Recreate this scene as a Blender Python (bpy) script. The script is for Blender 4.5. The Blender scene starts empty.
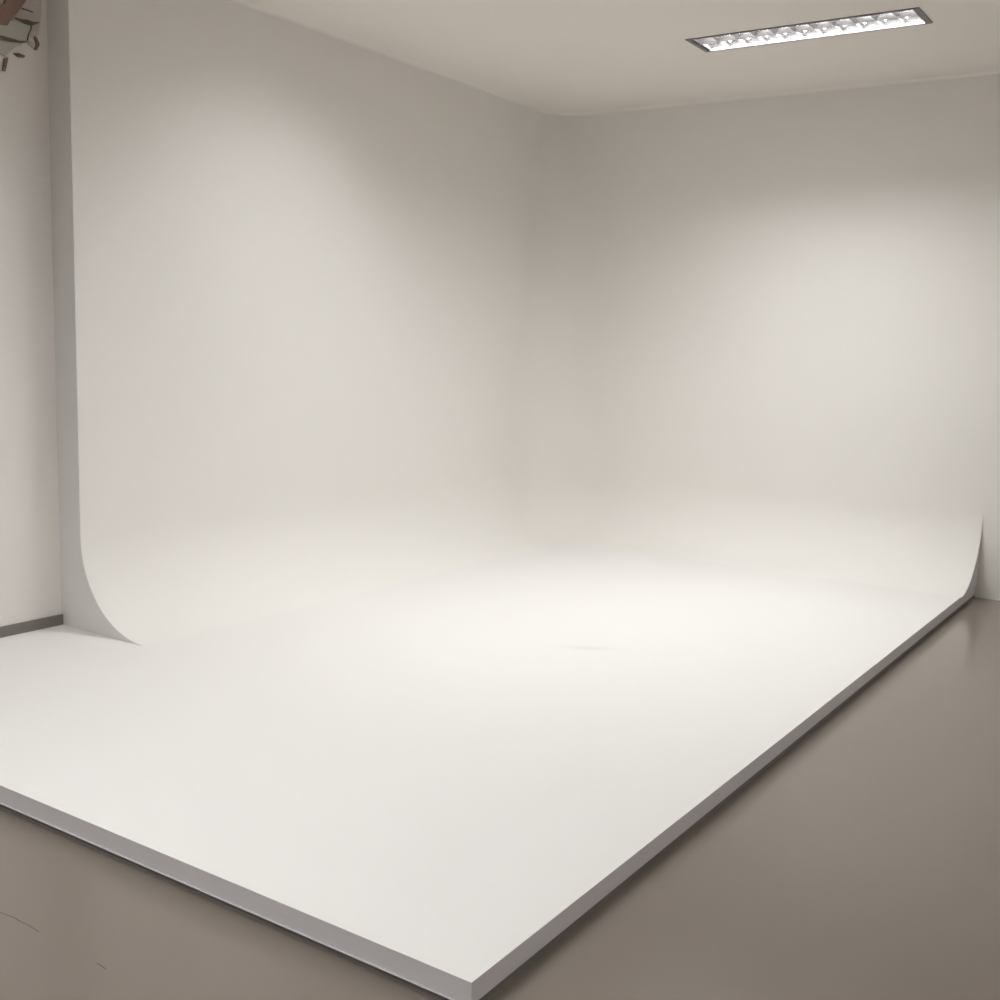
import bpy, bmesh, math, random
from mathutils import Matrix, Vector

# ------------------------------------------------------------------ setting out
# floor z = 0; studio platform occupies x in [-XW, 0], y in [0, YB]; +y runs to the back wall
HP = 0.080                 # platform height above the floor
XC = -3.306               # face of the painted left cove wall
XW = -3.4766               # face of the room's left wall
YB = 5.66                  # back wall
YE = 1.3441                # near end of the left cove wall
ZC = 3.2195 + HP           # ceiling
RC = 0.465                 # cove radius
RV = 0.52                  # radius of the upright corner
XR = 3.3                   # right wall
YF = -4.6                  # wall behind the camera
C = bpy.context.scene.collection

# ------------------------------------------------------------------ helpers
def link(name, me, parent=None, mats=()):
    o = bpy.data.objects.new(name, me); C.objects.link(o)
    for m in mats: me.materials.append(m)
    if parent: o.parent = parent
    return o

def from_bm(name, bm, mats, parent=None, smooth=False, recalc=True):
    if recalc: bmesh.ops.recalc_face_normals(bm, faces=bm.faces)
    me = bpy.data.meshes.new(name); bm.to_mesh(me); bm.free()
    if smooth:
        for p in me.polygons: p.use_smooth = True
    return link(name, me, parent, mats if isinstance(mats, (list, tuple)) else [mats])

def box(bm, lo, hi, bevel=0):
    v = bmesh.ops.create_cube(bm, size=1)['verts']
    for q in v:
        q.co = Vector([(lo[i] + hi[i]) / 2 + q.co[i] * (hi[i] - lo[i]) for i in range(3)])
    if bevel:
        es = {e for q in v for e in q.link_edges}
        bmesh.ops.bevel(bm, geom=list(es), offset=bevel, segments=2, profile=.5, affect='EDGES')

def prism(bm, pts, off):
    """closed polygon pts (3D) extruded by vector off"""
    a = [bm.verts.new(p) for p in pts]
    b = [bm.verts.new(Vector(p) + Vector(off)) for p in pts]
    bm.faces.new(a); bm.faces.new(b[::-1])
    n = len(a)
    for i in range(n):
        bm.faces.new((a[i], b[i], b[(i + 1) % n], a[(i + 1) % n]))

def tube(bm, pts, rad, seg=12):
    rings = []
    n = len(pts)
    for i, p in enumerate(pts):
        p = Vector(p)
        t = (Vector(pts[min(i + 1, n - 1)]) - Vector(pts[max(i - 1, 0)])).normalized()
        u = t.orthogonal().normalized() if i == 0 else (rings[-1][1] - t * rings[-1][1].dot(t)).normalized()
        w = t.cross(u)
        r = rad[i] if isinstance(rad, (list, tuple)) else rad
        rings.append(([bm.verts.new(p + (u * math.cos(a) + w * math.sin(a)) * r)
                       for a in [2 * math.pi * k / seg for k in range(seg)]], u))
    for i in range(n - 1):
        a, b = rings[i][0], rings[i + 1][0]
        for k in range(seg):
            bm.faces.new((a[k], a[(k + 1) % seg], b[(k + 1) % seg], b[k]))
    bm.faces.new(rings[0][0][::-1]); bm.faces.new(rings[-1][0])

def struct(o):
    o['kind'] = 'structure'; return o

def thing(name, label, cat, loc, group=None):
    o = bpy.data.objects.new(name, None); C.objects.link(o)
    o.location = loc; o.empty_display_size = .1
    o['label'] = label; o['category'] = cat
    if group: o['group'] = group
    return o

# ------------------------------------------------------------------ materials
def mat(name, col, rough=.6, metal=0, spec=.5, noise=None, bump=None, emit=None, coat=0):
    m = bpy.data.materials.new(name); m.use_nodes = True
    nt = m.node_tree; b = nt.nodes['Principled BSDF']
    b.inputs['Base Color'].default_value = (*col, 1)
    b.inputs['Roughness'].default_value = rough
    b.inputs['Metallic'].default_value = metal
    b.inputs['Specular IOR Level'].default_value = spec
    b.inputs['Coat Weight'].default_value = coat
    b.inputs['Coat Roughness'].default_value = .05
    if noise or bump:
        tc = nt.nodes.new('ShaderNodeTexCoord')
    if noise:
        sc, amt = noise
        n = nt.nodes.new('ShaderNodeTexNoise'); n.inputs['Scale'].default_value = sc
        n.inputs['Detail'].default_value = 4
        r = nt.nodes.new('ShaderNodeMix'); r.data_type = 'RGBA'
        r.inputs[6].default_value = (*[c * (1 - amt) for c in col], 1)
        r.inputs[7].default_value = (*[min(1, c * (1 + amt)) for c in col], 1)
        nt.links.new(tc.outputs['Object'], n.inputs['Vector'])
        nt.links.new(n.outputs['Fac'], r.inputs[0])
        nt.links.new(r.outputs[2], b.inputs['Base Color'])
    if bump:
        sc, st, di = bump
        n2 = nt.nodes.new('ShaderNodeTexNoise'); n2.inputs['Scale'].default_value = sc
        bp = nt.nodes.new('ShaderNodeBump'); bp.inputs['Strength'].default_value = st
        bp.inputs['Distance'].default_value = di
        nt.links.new(tc.outputs['Object'], n2.inputs['Vector'])
        nt.links.new(n2.outputs['Fac'], bp.inputs['Height'])
        nt.links.new(bp.outputs['Normal'], b.inputs['Normal'])
    if emit:
        b.inputs['Emission Color'].default_value = (*emit[0], 1)
        b.inputs['Emission Strength'].default_value = emit[1]
    return m

M = {}
M['cyc'] = mat('matte_white_studio_paint', (.889, .861, .812), .75, spec=.25, noise=(1.3, .006), bump=(60, .03, .002))
M['deck'] = mat('white_platform_paint', (.868, .848, .812), .75, spec=.25, bump=(45, .03, .002))
M['wall'] = mat('warm_white_wall_paint', (.89, .855, .81), .8, spec=.25, bump=(60, .04, .002))
M['ceil'] = mat('warm_white_ceiling_paint', (.90, .85, .785), .85, spec=.2)
M['cap'] = mat('grey_white_end_panel', (.82, .805, .785), .6, spec=.3, noise=(3, .02))
M['fascia'] = mat('grey_painted_fascia', (.82, .79, .80), .5, spec=.4, noise=(4, .04))
M['trim'] = mat('pale_metal_trim', (.60, .585, .59), .45)
M['plinth'] = mat('dark_plinth', (.26, .24, .23), .8)
M['base'] = mat('taupe_skirting', (.23, .205, .185), .5)
M['frame'] = mat('grey_lamp_frame', (.22, .20, .20), .45, metal=.3)
M['refl'] = mat('bright_reflector', (.9, .9, .9), .22, metal=1)
M['blade'] = mat('bright_louvre_blade', (.88, .88, .9), .2, metal=1)
M['tube'] = mat('fluorescent_tube', (.9, .9, .9), .4, emit=((1, .98, .97), 6))
M['sheet'] = mat('pale_grey_green_sheet', (.55, .54, .47), .8, noise=(9, .12))
M['sheet2'] = mat('pale_warm_sheet', (.66, .60, .55), .8, noise=(12, .12))
M['brown'] = mat('red_brown_cloth', (.30, .19, .15), .85, noise=(20, .2))
M['line'] = mat('dark_olive_cord', (.16, .145, .11), .8)

# floor: glossy taupe resin with one hairline crack
def floor_mat():
    m = mat('glossy_taupe_resin_floor', (.230, .196, .162), .16, spec=.5, noise=(.9, .03))
    nt = m.node_tree; b = nt.nodes['Principled BSDF']
    base = b.inputs['Base Color'].links[0].from_socket
    tc = nt.nodes.new('ShaderNodeTexCoord')
    sp = nt.nodes.new('ShaderNodeSeparateXYZ'); nt.links.new(tc.outputs['Object'], sp.inputs[0])
    def math_(op, a, c, clamp=False):
        n = nt.nodes.new('ShaderNodeMath'); n.operation = op; n.use_clamp = clamp
        for i, v in enumerate((a, c)):
            if v is None: continue
            if isinstance(v, (int, float)): n.inputs[i].default_value = v
            else: nt.links.new(v, n.inputs[i])
        return n.outputs[0]
    wob = nt.nodes.new('ShaderNodeTexNoise'); wob.inputs['Scale'].default_value = 9
    nt.links.new(tc.outputs['Object'], wob.inputs['Vector'])
    yy = math_('ADD', sp.outputs['Y'], .374)
    yy = math_('ADD', yy, math_('MULTIPLY', math_('SUBTRACT', wob.outputs['Fac'], .5), .03))
    near = math_('LESS_THAN', math_('ABSOLUTE', yy, None), .0017)
    x_ = sp.outputs['X']
    seg = math_('ADD', math_('LESS_THAN', x_, -1.1), math_('LESS_THAN', math_('ABSOLUTE', math_('ADD', x_, .84), None), .02), True)
    lim = math_('LESS_THAN', sp.outputs['X'], -.8)
    f = math_('MULTIPLY', math_('MULTIPLY', near, seg), math_('MULTIPLY', lim, .55))
    mx = nt.nodes.new('ShaderNodeMix'); mx.data_type = 'RGBA'
    nt.links.new(f, mx.inputs[0]); nt.links.new(base, mx.inputs[6])
    mx.inputs[7].default_value = (.05, .04, .035, 1)
    nt.links.new(mx.outputs[2], b.inputs['Base Color'])
    # slow waviness of a poured floor
    n2 = nt.nodes.new('ShaderNodeTexNoise'); n2.inputs['Scale'].default_value = 3.5
    nt.links.new(tc.outputs['Object'], n2.inputs['Vector'])
    bp = nt.nodes.new('ShaderNodeBump'); bp.inputs['Strength'].default_value = .08
    bp.inputs['Distance'].default_value = .01
    nt.links.new(n2.outputs['Fac'], bp.inputs['Height']); nt.links.new(bp.outputs['Normal'], b.inputs['Normal'])
    return m
M['floor'] = floor_mat()

# faint grey scuff on the platform paint
def add_scuff(m, cx, cy, a, bb, col):
    nt = m.node_tree; b = nt.nodes['Principled BSDF']
    tc = nt.nodes.new('ShaderNodeTexCoord')
    mp = nt.nodes.new('ShaderNodeMapping'); mp.vector_type = 'TEXTURE'
    mp.inputs['Location'].default_value = (cx, cy, HP); mp.inputs['Rotation'].default_value = (0, 0, .52)
    mp.inputs['Scale'].default_value = (a, bb, 1)
    nt.links.new(tc.outputs['Object'], mp.inputs['Vector'])
    g = nt.nodes.new('ShaderNodeTexGradient'); g.gradient_type = 'QUADRATIC_SPHERE'
    nt.links.new(mp.outputs[0], g.inputs[0])
    mx = nt.nodes.new('ShaderNodeMix'); mx.data_type = 'RGBA'
    nt.links.new(g.outputs['Fac'], mx.inputs[0])
    mx.inputs[6].default_value = b.inputs['Base Color'].default_value
    mx.inputs[7].default_value = (*col, 1)
    nt.links.new(mx.outputs[2], b.inputs['Base Color'])
add_scuff(M['deck'], -1.2, 2.68, .26, .07, (.78, .765, .745))

# ------------------------------------------------------------------ room shell
T = .12
bm = bmesh.new(); box(bm, (XW - T, YF - T, -T), (XR + T, YB + T, 0)); struct(from_bm('floor', bm, M['floor']))
bm = bmesh.new(); box(bm, (XW - T, YB, 0), (XR + T, YB + T, ZC)); struct(from_bm('wall_back', bm, M['wall']))
bm = bmesh.new(); box(bm, (XW - T, YF, 0), (XW, YB, ZC)); struct(from_bm('wall_left', bm, M['wall']))
bm = bmesh.new(); box(bm, (XR, YF, 0), (XR + T, YB, ZC)); struct(from_bm('wall_right', bm, M['wall']))
bm = bmesh.new(); box(bm, (XW - T, YF - T, 0), (XR + T, YF, ZC)); struct(from_bm('wall_front', bm, M['wall']))

# ------------------------------------------------------------------ luminaires: [x centre, y centre]
LX, LY = 1.292, .300
LAMPS = [(-.896, 4.283), (-1.8, 2.56), (-1.4, .05), (-1.3, -2.2), (1.6, -1.5), (1.7, 2.4)]  # first in view, second read off left wall glow, others added as unseen fill

# ceiling: a slab with a real opening over every luminaire
def ceiling():
    bm = bmesh.new()
    xs = sorted({XW - T, XR + T} | {round(v, 5) for x, y in LAMPS for v in (x - LX / 2 + .012, x + LX / 2 - .012)})
    ys = sorted({YF - T, YB + T} | {round(v, 5) for x, y in LAMPS for v in (y - LY / 2 + .012, y + LY / 2 - .012)})
    def hole(i, j):
        mx, my = (xs[i] + xs[i + 1]) / 2, (ys[j] + ys[j + 1]) / 2
        return any(abs(mx - x) < LX / 2 - .012 and abs(my - y) < LY / 2 - .012 for x, y in LAMPS)
    vd = {}
    def v(i, j, z):
        if (i, j, z) not in vd: vd[i, j, z] = bm.verts.new((xs[i], ys[j], z))
        return vd[i, j, z]
    z0, z1 = ZC, ZC + T
    nx, ny = len(xs) - 1, len(ys) - 1
    for i in range(nx):
        for j in range(ny):
            if hole(i, j): continue
            bm.faces.new((v(i, j, z0), v(i, j + 1, z0), v(i + 1, j + 1, z0), v(i + 1, j, z0)))
            bm.faces.new((v(i, j, z1), v(i + 1, j, z1), v(i + 1, j + 1, z1), v(i, j + 1, z1)))
            for di, dj, e in ((-1, 0, ((i, j), (i, j + 1))), (1, 0, ((i + 1, j), (i + 1, j + 1))),
                              (0, -1, ((i, j), (i + 1, j))), (0, 1, ((i, j + 1), (i + 1, j + 1)))):
                a, c = i + di, j + dj
                if not (0 <= a < nx and 0 <= c < ny) or hole(a, c):
                    bm.faces.new((v(*e[0], z0), v(*e[1], z0), v(*e[1], z1), v(*e[0], z1)))
    struct(from_bm('ceiling', bm, M['ceil']))
ceiling()

bm = bmesh.new(); box(bm, (XW, .0, HP), (XW + .012, YE, HP + .052), .0015)
struct(from_bm('baseboard_left', bm, M['base']))
bm = bmesh.new(); box(bm, (XW, YF, 0), (XW + .012, -.004, .07), .0015)
struct(from_bm('baseboard_front_left', bm, M['base']))

# ------------------------------------------------------------------ cyclorama
cyc = thing('infinity_cove', 'white L-shaped infinity cove with curved foot sweeping down onto a low white platform',
            'photo backdrop', (XC / 2, YB / 2, 0))
def child(o):
    o.matrix_parent_inverse = Matrix.Translation(-Vector(cyc.location)); return o

NZ = 28
prof = []                                         # (inward offset, height above deck)
for k in range(NZ + 1):
    a = math.pi / 2 * k / NZ
    prof.append((RC * (1 - math.sin(a)), RC * (1 - math.cos(a))))
def path(d, h=0):
    # the upright corner is widest at the foot and tightens towards the ceiling
    RV = max(RC + .03 - .20 * max(0, h - RC) / (ZC - HP - RC), d + .03)
    pts = [(XC + d, YE)]
    for k in range(1, 16): pts.append((XC + d, YE + (YB - RV - YE) * k / 16))
    for k in range(25):
        a = math.pi - math.pi / 2 * k / 24
        pts.append((XC + RV + (RV - d) * math.cos(a), YB - RV + (RV - d) * math.sin(a)))
    for k in range(1, 13): pts.append((XC + RV + (0 - XC - RV) * k / 12, YB - d))
    return pts
SK = .0006
def cove_wall():
    bm = bmesh.new(); rows = []
    RF = .022                                     # small plaster radius under the ceiling
    top = ZC - HP
    hs = prof + [(0.0, RC + (top - RF - RC) * k / 12) for k in range(1, 13)]
    hs += [(RF * (1 - math.cos(a)), top - RF + RF * math.sin(a)) for a in [math.pi / 2 * k / 8 for k in range(1, 9)]]
    for d, h in hs:
        rows.append([bm.verts.new((x, y - SK, HP + h)) for x, y in path(d, h)])
    for i in range(len(rows) - 1):
        for j in range(len(rows[0]) - 1):
            bm.faces.new((rows[i][j], rows[i][j + 1], rows[i + 1][j + 1], rows[i + 1][j]))
    # face normals towards the stage
    me = bpy.data.meshes.new('cove_wall'); bm.normal_update()
    bm.faces.ensure_lookup_table(); c = bm.faces[5]
    if c.normal.dot(Vector((1, 0, 1))) < 0: bmesh.ops.reverse_faces(bm, faces=bm.faces)
    for f in bm.faces: f.smooth = True
    bm.to_mesh(me); bm.free()
    return child(link('cove_wall', me, cyc, [M['cyc']]))
cove_wall()

# deck: one white board with the exact foot of the cove
bm = bmesh.new()
box(bm, (XW + .0005, 0, HP - .058), (0, YB - .0015, HP))
o = child(from_bm('deck', bm, [M['deck'], M['fascia']], cyc))
for p in o.data.polygons:
    if p.normal.z < .5: p.material_index = 1

# end panels that close the cove sections
def section(side):
    pr = [(d, h) for d, h in prof]
    bm = bmesh.new()
    if side == 'left':
        pts = [(XC + d, YE - .006, HP + h) for d, h in pr]
        pts += [(XC, YE - .006, ZC), (XC - .095, YE - .006, ZC), (XC - .095, YE - .006, HP)]
        prism(bm, pts, (0, .0055, 0))
    else:
        pts = [(-.0002, YB - d - SK, HP + h) for d, h in pr] + [(-.0002, YB - SK, HP)]
        prism(bm, pts, (.006, 0, 0))
    return bm
p1 = child(from_bm('end_panel', section('left'), M['cap'], cyc))
p2 = child(from_bm('end_panel', section('right'), M['cap'], cyc))
bm = bmesh.new(); box(bm, (XW + .0005, YE - .002, HP), (XC - .093, YE + .05, ZC))
child(from_bm('end_post', bm, M['cap'], cyc))
# trim lip along the near edge, recessed plinth below
bm = bmesh.new(); box(bm, (XW + .0005, -.0055, HP - .0612), (.0, .004, HP - .0585), .0008)
child(from_bm('edge_trim', bm, M['trim'], cyc))
bm = bmesh.new(); box(bm, (XW + .0005, .004, .0), (-.004, YB - .002, HP - .058))
child(from_bm('plinth', bm, M['plinth'], cyc))

# ------------------------------------------------------------------ recessed louvred lamps
NC = 11
def make_lamp():
    t = thing('ceiling_light', 'recessed twin tube light with white louvre cells in the ceiling near the back wall',
              'ceiling light', (0, 0, ZC))
    hx, hy = LX / 2, LY / 2
    bm = bmesh.new()                                            # flange
    for lo, hi in (((-hx, -hy, -.006), (hx, -hy + .016, .004)), ((-hx, hy - .016, -.006), (hx, hy, .004)),
                   ((-hx, -hy + .016, -.006), (-hx + .016, hy - .016, .004)), ((hx - .034, -hy + .016, -.006), (hx, hy - .016, .004))):
        box(bm, lo, hi, .001)
    from_bm('frame', bm, M['frame'], t)
    ix, iy, dz = hx - .0125, hy - .0125, .085
    bm = bmesh.new()                                            # housing (open box)
    for lo, hi in (((-ix, -iy, 0.001), (ix, -iy + .002, dz)), ((-ix, iy - .002, 0.001), (ix, iy, dz)),
                   ((-ix, -iy, .001), (-ix + .002, iy, dz)), ((ix - .002, -iy, .001), (ix, iy, dz)),
                   ((-ix, -iy, dz), (ix, iy, dz + .003))):
        box(bm, lo, hi)
    from_bm('housing', bm, M['frame'], t)
    for s in (-1, 1):                                           # one reflector trough per tube
        bm = bmesh.new(); cy = s * iy / 2; n = 10
        pr = []
        for k in range(n + 1):
            a = -math.pi / 2 + math.pi * k / n
            pr.append((cy + (iy / 2 - .004) * math.sin(a), .012 + .064 * math.cos(a) ** .8 if abs(math.cos(a)) > 1e-6 else .012))
        va = [bm.verts.new((-ix + .004, y, z)) for y, z in pr]; vb = [bm.verts.new((ix - .004, y, z)) for y, z in pr]
        for k in range(n): bm.faces.new((va[k], va[k + 1], vb[k + 1], vb[k]))
        from_bm('reflector', bm, M['refl'], t, smooth=True, recalc=False)
        bm = bmesh.new(); tube(bm, [(-ix + .03, cy, .059), (ix - .03, cy, .059)], .012, 16)
        from_bm('tube', bm, M['tube'], t, smooth=True)
        for k in range(NC + 1):                                 # v shaped cross blades
            x = -ix + .02 + (2 * ix - .04) * k / NC
            bm = bmesh.new()
            w0 = iy / 2 - .006
            prism(bm, [(x - .0015, cy - w0, .002), (x + .0015, cy - w0, .002), (x + .012, cy - w0, .030), (x - .012, cy - w0, .030)],
                  (0, 2 * w0, 0))
            from_bm('louvre_blade', bm, M['blade'], t)
    bm = bmesh.new()
    prism(bm, [(-ix + .004, -.002, .001), (-ix + .004, .002, .001), (-ix + .004, .010, .03), (-ix + .004, -.010, .03)], (2 * ix - .008, 0, 0))
    from_bm('centre_bar', bm, M['blade'], t)
    return t

def copy_lamp(src, loc, label):
    r = src.copy(); C.objects.link(r); r.location = loc; r['label'] = label
    for ch in list(src.children):
        if ch.type == 'LIGHT': continue
        c = ch.copy(); C.objects.link(c); c.parent = r
    return r

def lamp_light(x, y, power):
    for s in (-1, 1):
        ld = bpy.data.lights.new('tube_light', 'AREA'); ld.shape = 'RECTANGLE'
        ld.size = LX - .08; ld.size_y = .07; ld.energy = power / 2; ld.color = (.965, .985, 1.015)
        ld.spread = math.radians(SPREAD)
        o = bpy.data.objects.new('tube_light', ld); C.objects.link(o)
        o.location = (x, y + s * (LY / 2 - .0125) / 2, ZC + .045)
SPREAD = 150
lamp = make_lamp(); lamp.location = (*LAMPS[0], ZC)
where = ['', 'recessed twin tube light over the middle of the white platform',
         'unseen recessed twin tube fill light added over the near edge of the white platform',
         'unseen recessed twin tube fill light added over the bare floor in front of the platform',
         'unseen recessed twin tube fill light added over the bare taupe floor nearest the right wall, beside the platform',
         'unseen recessed twin tube fill light added over the bare floor right of the platform']
for i, (x, y) in enumerate(LAMPS):
    if i: copy_lamp(lamp, (x, y, ZC), where[i])
POWER = [37.5, 29.5, 18, 45, 19, 13]
for (x, y), pw in zip(LAMPS, POWER): lamp_light(x, y, pw)

# ------------------------------------------------------------------ collage pinned high on the left wall
art = thing('wall_hanging', 'grey-green and red-brown wall hanging of overlapping scraps pinned high on the left wall',
            'wall hanging', (XW, 1.15, HP + 2.9))
def to_wall(px, py):                      # small local chart: columns and rows of the hanging to y, z on the wall
    y = 1.109 + px * .0050 - py * .00016
    z = 2.915 - py * .00432 + px * .0013
    return y, z + HP
def scrap(name, pts, m, d0, d1, bulge=0):
    bm = bmesh.new()
    pp = [(XW + d0, *to_wall(*p)) for p in pts]
    prism(bm, pp, (d1 - d0, 0, 0))
    bmesh.ops.recalc_face_normals(bm, faces=bm.faces)
    bmesh.ops.bevel(bm, geom=[e for e in bm.edges], offset=.0018, segments=2, affect='EDGES')
    o = from_bm(name, bm, m, art)
    o.matrix_parent_inverse = Matrix.Translation(-Vector(art.location)); return o
def cord(name, pts, m, r, d):
    bm = bmesh.new(); tube(bm, [(XW + d, *to_wall(*p)) for p in pts], r, 8)
    o = from_bm(name, bm, m, art, smooth=True)
    o.matrix_parent_inverse = Matrix.Translation(-Vector(art.location)); return o
scrap('backing_sheet', [(-12, -30), (41, -30), (41, 14), (39, 28), (39, 36), (34, 38), (26, 37), (20, 47), (10, 45), (4, 52), (-6, 50), (-12, 40)], M['sheet2'], .0005, .006)
scrap('sheet', [(-10, 24), (13, 20), (28, 27), (25, 42), (14, 41), (-10, 36)], M['sheet'], .006, .016)
scrap('sheet', [(-10, 39), (12, 43), (22, 44), (12, 49), (3, 57), (-10, 48)], M['sheet'], .006, .014)
scrap('cloth_strip', [(10, -30), (30, -30), (24, 0), (15, 13), (8, 20), (5, 26), (-10, 24), (-10, 12), (2, 4)], M['brown'], .008, .022)
cord('cord', [(12, 19), (19, 21.5), (24, 22), (31, 24)], M['line'], [.004, .006, .006, .004], .022)
scrap('pointed_scrap', [(17, 21), (26, 22), (39, 23.5), (30, 26.5), (22, 25)], M['line'], .008, .018)
cord('cord', [(-8, 35), (2, 38.5), (12, 41), (18, 43), (24, 43)], M['line'], [.006, .007, .005, .003, .003], .018)
cord('cord', [(29, 26), (28.5, 31), (26, 36), (25, 42)], M['line'], .003, .018)
cord('cord', [(20, 9), (27, 11), (31, 13)], M['line'], .003, .012)
scrap('folded_scrap', [(34, 37), (36, 39), (39, 46), (36, 52), (33, 51), (35.5, 46), (33.5, 40)], M['brown'], .0005, .012)
scrap('folded_scrap', [(27, 43), (31, 42), (34.5, 48), (33, 50), (28, 46)], M['sheet2'], .0005, .010)
scrap('folded_scrap', [(12, 54), (17, 54), (24, 57), (23, 59), (17, 58)], M['line'], .0005, .012)
scrap('folded_scrap', [(3, 59), (7, 58), (6, 64), (4.5, 72), (1.5, 71)], M['brown'], .0005, .012)

# ------------------------------------------------------------------ world, camera, view
w = bpy.data.worlds.new('world'); bpy.context.scene.world = w; w.use_nodes = True
w.node_tree.nodes['Background'].inputs[0].default_value = (.6, .6, .6, 1)
w.node_tree.nodes['Background'].inputs[1].default_value = .2

cd = bpy.data.cameras.new('camera'); cam = bpy.data.objects.new('camera', cd); C.objects.link(cam)
cd.sensor_width = 36; cd.lens = 36 * 1.1082062; cd.clip_start = .02
yaw, pitch, roll = [math.radians(v) for v in (-33.724, 7.9373, 1.7405)]
fw = Vector((math.sin(yaw) * math.cos(pitch), math.cos(yaw) * math.cos(pitch), -math.sin(pitch)))
rt = Vector((math.cos(yaw), -math.sin(yaw), 0)); up = rt.cross(fw)
r2 = rt * math.cos(roll) + up * math.sin(roll); u2 = -rt * math.sin(roll) + up * math.cos(roll)
cam.matrix_world = Matrix((( r2.x, u2.x, -fw.x, 1.33967), (r2.y, u2.y, -fw.y, -1.95024),
                           (r2.z, u2.z, -fw.z, 1.45 + HP), (0, 0, 0, 1)))
sc = bpy.context.scene; sc.camera = cam
vs = sc.view_settings
sc.display_settings.display_device = 'sRGB'
vs.view_transform = 'Standard'; vs.look = 'None'; vs.gamma = 1; vs.use_curve_mapping = False
vs.exposure = 0.13
